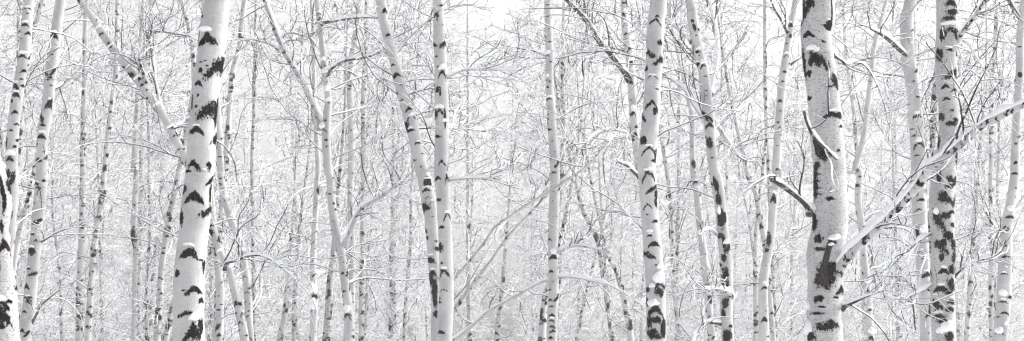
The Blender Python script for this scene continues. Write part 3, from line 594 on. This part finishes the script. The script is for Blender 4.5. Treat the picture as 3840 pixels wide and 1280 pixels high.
thin(42, 'B0 520,-10,26 500,170,33 480,330,34 475,430,34 478,600,32 480,859,32', 'pale upright birch with a dark knot in the upper left of centre', scars='B0 b 470,440,26,26 m 505,140,22,10 m 482,320,20,12 m 470,370,22,10')
thin(46, 'B0 545,380,24 540,520,24 700,859,22'.replace('700,859,22', '538,859,24'), 'thin pale birch behind the long snow laden bough left of centre')
thin(52, 'B1 690,100,22 690,280,24 686,400,32 686,600,34 684,859,36', 'thin birch rising between the forked birch and the straight pale one')
thin(50, 'B1 160,560,20 152,660,24 140,760,28 118,859,32', 'leaning grey stem low down between two bent birches', crown=12)
thin(55, 'B1 225,240,14 215,320,16 205,430,18 195,560,20 190,859,22', 'fine dark stem low down left of the snow clotted birch', rough=1.2)
thin(54, 'C0 -230,500,14'.replace('C0 -230', 'B0 1065') + ' B1 1065,0,18 1068,300,20 1070,600,22 1075,859,24', 'thin birch standing alone below the bright sky gap', auto=2.2)
thin(50, 'B1 1240,560,20 1228,690,24 1212,859,28', 'thin birch leaning right low down below the bright sky gap', crown=12)
thin(43, 'C0 262,0,16 254,200,18 254,400,20 262,600,22 252,859,22 C1 240,200,20 230,400,20', 'thin companion birch just right of the straight slender birch',
     limbs=[('C0 262,400,14 300,340,13 340,270,13 365,200,11 385,110,9 410,20,7', 'mid', 5, 10, 0, 0), ('C0 262,575,12 300,540,12 330,470,12 380,420,11 440,390,9 500,370,7', 'light', 4, 10, 0, 1)])
thin(36, 'C1 185,560,24 165,640,30 155,750,34 150,859,38', 'stem splitting off low to the left of the banded slender birch', crown=4)
thin(44, 'C1 320,40,18 350,170,22 375,240,24 400,290,24 425,350,22 440,420,22', 'bent brown flecked stem in the thicket right of centre', rough=1.2, crown=16)
thin(40, 'C1 455,300,20 480,420,22 520,500,22 550,590,26 570,670,34 590,760,36 600,859,36', 'birch stem curving left up through the thicket right of centre')
thin(46, 'C1 480,560,18 490,680,20 500,859,22', 'slim short stem left of the curving thicket stem', crown=12)
thin(52, 'C1 385,560,14 365,640,16 345,760,18 325,859,18', 'slim stem leaning right below the snowy boughs', crown=12)
thin(35, 'C0 880,480,18 905,600,26 908,720,28 912,859,30 C1 916,20,32 930,130,34 945,280,34 963,400,36 980,560,38 992,700,40 1010,859,44', 'grey birch just left of the birch with the blackened flank', auto=2.0, rough=.7,
     scars='C0 b 915,830,34,40 C1 m 920,60,32,20 b 985,575,40,24 b 995,650,24,40')
thin(34, 'C0 1165,790,20 C1 1175,-20,22 1190,30,24 1230,130,26 1250,250,27 1268,340,27 1280,450,28', 'thin birch slanting left up from the slender leaning trunk right of centre', auto=2.0, crown=14)
thin(45, 'D0 -10,500,16 -12,700,18 D1 -60,300,20 -62,500,24 -60,859,28'.replace('-10,500', '-12,480'), 'thin stem seen between the slender leaning birch and its neighbour', crown=14)
thin(30, 'D0 845,380,22 838,500,30 835,600,36 832,720,36 838,859,34 D1 832,60,30', 'dark knobbly stem pressed against the left of the heavily scarred birch', rough=1.4, auto=4.5, crown=8, zc=(4.5, 8))
thin(40, 'D0 1150,-10,18 1145,150,20 1138,300,20 1125,450,22 1120,859,22', 'thin straight stem right of the heavily scarred birch')
thin(44, 'D1 1060,0,22 1050,120,24 1042,250,24 1020,500,24 1000,859,26', 'thin grey stem low down right of the heavily scarred birch')
thin(48, 'D1 645,440,16 650,600,18 655,859,20', 'slim low stem left of the smooth grey birch', crown=16)
thin(52, 'C0 430,540,16'.replace('C0 430', 'C0 840') + ' C0 845,300,16 850,160,14 855,20,12', 'slim dark stem seen between the twin trunk and the blackened one', rough=1.2, crown=20)
thin(50, 'C0 20,300,12'.replace('20,300', '1270,260') + ' C0 1272,440,18 1280,600,18', 'slim pale stem high between the leaning birches right of centre', crown=16)

# limbs and stems that lean across the light gap
thin(29, 'B1 960,640,17 990,560,17 1080,450,16 1160,350,15 1205,285,14 1288,225,12 C0 0,830,20'.replace('C0 0,830,20', 'C1 60,185,20 130,140,16'), 'upper of two long pale stems slanting up right below the bright sky gap', auto=1.0, crown=9, top=1, rough=.3)
thin(31, 'B1 975,760,21 1015,680,21 1100,560,20 1175,465,19 1235,380,18 1288,310,17 C1 60,245,14 140,160,12', 'lower of two long pale stems slanting up right below the bright sky gap', auto=1.0, crown=9, top=1, rough=.3)

for tw_, root_, base_ in PENDING:
    tw_.prune(); tw_.build(root_, base_)

# ------------------------------------------------------------ deep rows: copies of a few frosted birches
LIB = []
def lib_tree(k):
    h = 15.0; r0 = rng.uniform(.07, .115); n = 150; zz = np.linspace(-.1, h, n); bend = rng.uniform(-.5, .5, 2)
    x = bend[0] * (zz / h) ** 2 * 2 + smooth_noise(n, 30, .06); y = bend[1] * (zz / h) ** 2; Pc = np.stack([x, y, zz], 1); Pc -= [Pc[0, 0], Pc[0, 1], 0]
    R = r0 * (1 - .75 * zz / h); holder = thing('birch_tree', (0, 0, 0), 'x', 'birch tree'); base = np.zeros(3)
    trunk_mesh(Pc, R, 14, [], .9, 3.5, base, holder, amp=.05)
    tw = Twigs(); m = 54; z = rng.uniform(1.0, h * .93, m); i = np.searchsorted(zz, z); az = rng.uniform(0, 6.283, m); el = np.radians(rng.uniform(0, 58, m))
    D = np.stack([np.cos(az) * np.cos(el), np.sin(az) * np.cos(el), np.sin(el)], 1)
    bush_out(tw, Pc[i], D, rng.uniform(1.0, 2.6, m), rng.uniform(.007, .015, m), .015, per=(9, 6), frost=(0.35, .7, .85), seg=8)  # far twigs carry heavier rime, which also pales them in place of haze
    tw.build(holder, base); return holder
for k in range(7): LIB.append(lib_tree(k))
FAR_GROUP = 'distant birches filling the wood'
FAR_LABEL = 'slender frosted birch deep in the wood, half lost among twigs behind nearer trunks'


NFAR = 120
pos = []
for k in range(NFAR * 30):
    if len(pos) >= NFAR: break
    y = 47 + 75 * random.random() ** 1.15; x = random.uniform(-1, 1) * (.33 * y + 4)
    px = 1920 + FPX * x / y
    if 1690 < px < 1990 and y < 80 and random.random() < .75: continue     # the lighter gap at the top of the picture
    if all((x - a) ** 2 + (y - b) ** 2 > 2.6 for a, b in pos): pos.append((x, y))
for n_, (x, y) in enumerate(pos):
    src = LIB[n_ % len(LIB)]
    if n_ < len(LIB): o = src
    else:
        o = src.copy(); C.objects.link(o)
        for ch in list(src.children):
            c = ch.copy(); C.objects.link(c); c.parent = o
    o.location = (x, y, -.03); o.rotation_euler = (random.uniform(-.05, .05), random.uniform(-.07, .07), random.uniform(0, 6.28))
    s_ = random.uniform(.8, 1.2); o.scale = (s_, s_, s_)
    o['label'] = FAR_LABEL; o['category'] = 'birch tree'; o['group'] = FAR_GROUP

# ------------------------------------------------------------ dry leaves still hanging
def leaves(label, d, spots, n):
    root = ROOTS[label]; base = np.array(root.location); 
    for tx in spots:
        x, y, wd = parse(tx)[0]; V = []; F = []
        for k in range(n):
            c = px2w(x + random.gauss(0, wd * .5), y + random.gauss(0, wd * .35), d) + np.array([0, random.uniform(-.1, .1), 0]); a = random.uniform(0, 6.28); l = random.uniform(.014, .026)
            u_ = np.array([math.cos(a), math.sin(a), random.uniform(-.4, .4)]) * l * .5; v_ = np.array([random.uniform(-.3, .3), random.uniform(-.3, .3), -1]) * l
            nn = np.cross(u_, v_); nn = nn / np.linalg.norm(nn) * l * .25; b = len(V)
            V += [c, c + u_ + v_ * .5 + nn, c + v_ * 1.2, c - u_ + v_ * .5 + nn, c + v_ * .5 - nn]; F += [[b, b + 1, b + 2, b + 4], [b, b + 4, b + 2, b + 3]]
        mk('dead_leaves', np.array(V) - base, np.array(F), [M_LEAF], None, root, smooth=False)
L8 = 'forked birch left of centre whose second stem slants up to the left'
leaves(L8, 27.6, ['B0 50,550,60', 'B0 120,610,60', 'B0 375,290,26', 'B0 20,515,50', 'B0 100,500,50'], 22)
leaves('strongly slanting birch with snowy upper side, passing behind the thick trunk at left', 24, ['A0 640,490,60', 'A0 930,320,44', 'A0 940,460,26', 'A0 1140,500,30', 'A0 1165,680,26'], 14)
leaves('heavily scarred birch near the right edge crossed by a snowy bough', 19, ['D0 1205,440,40', 'D0 1185,490,20'], 12)

# ------------------------------------------------------------ frosty air
def haze():
    x0, x1, y0, y1, z0, z1 = -60, 60, -8, 135, -1.2, 19.5
    V = [(x, y, z) for x in (x0, x1) for y in (y0, y1) for z in (z0, z1)]
    F = [(0, 1, 3, 2), (4, 6, 7, 5), (0, 4, 5, 1), (2, 3, 7, 6), (0, 2, 6, 4), (1, 5, 7, 3)]
    m = bpy.data.materials.new('frosty_air'); m.use_nodes = True; t = m.node_tree; t.nodes.clear()
    out = t.nodes.new('ShaderNodeOutputMaterial'); v = t.nodes.new('ShaderNodeVolumePrincipled')
    v.inputs['Color'].default_value = (1, 1, 1, 1); v.inputs['Density'].default_value = HAZE; v.inputs['Anisotropy'].default_value = 0.2
    t.links.new(v.outputs[0], out.inputs['Volume'])
    o = mk('haze', V, F, [m], smooth=False); o['kind'] = 'stuff'
HAZE = 0.0014
if HAZE > 0: haze()
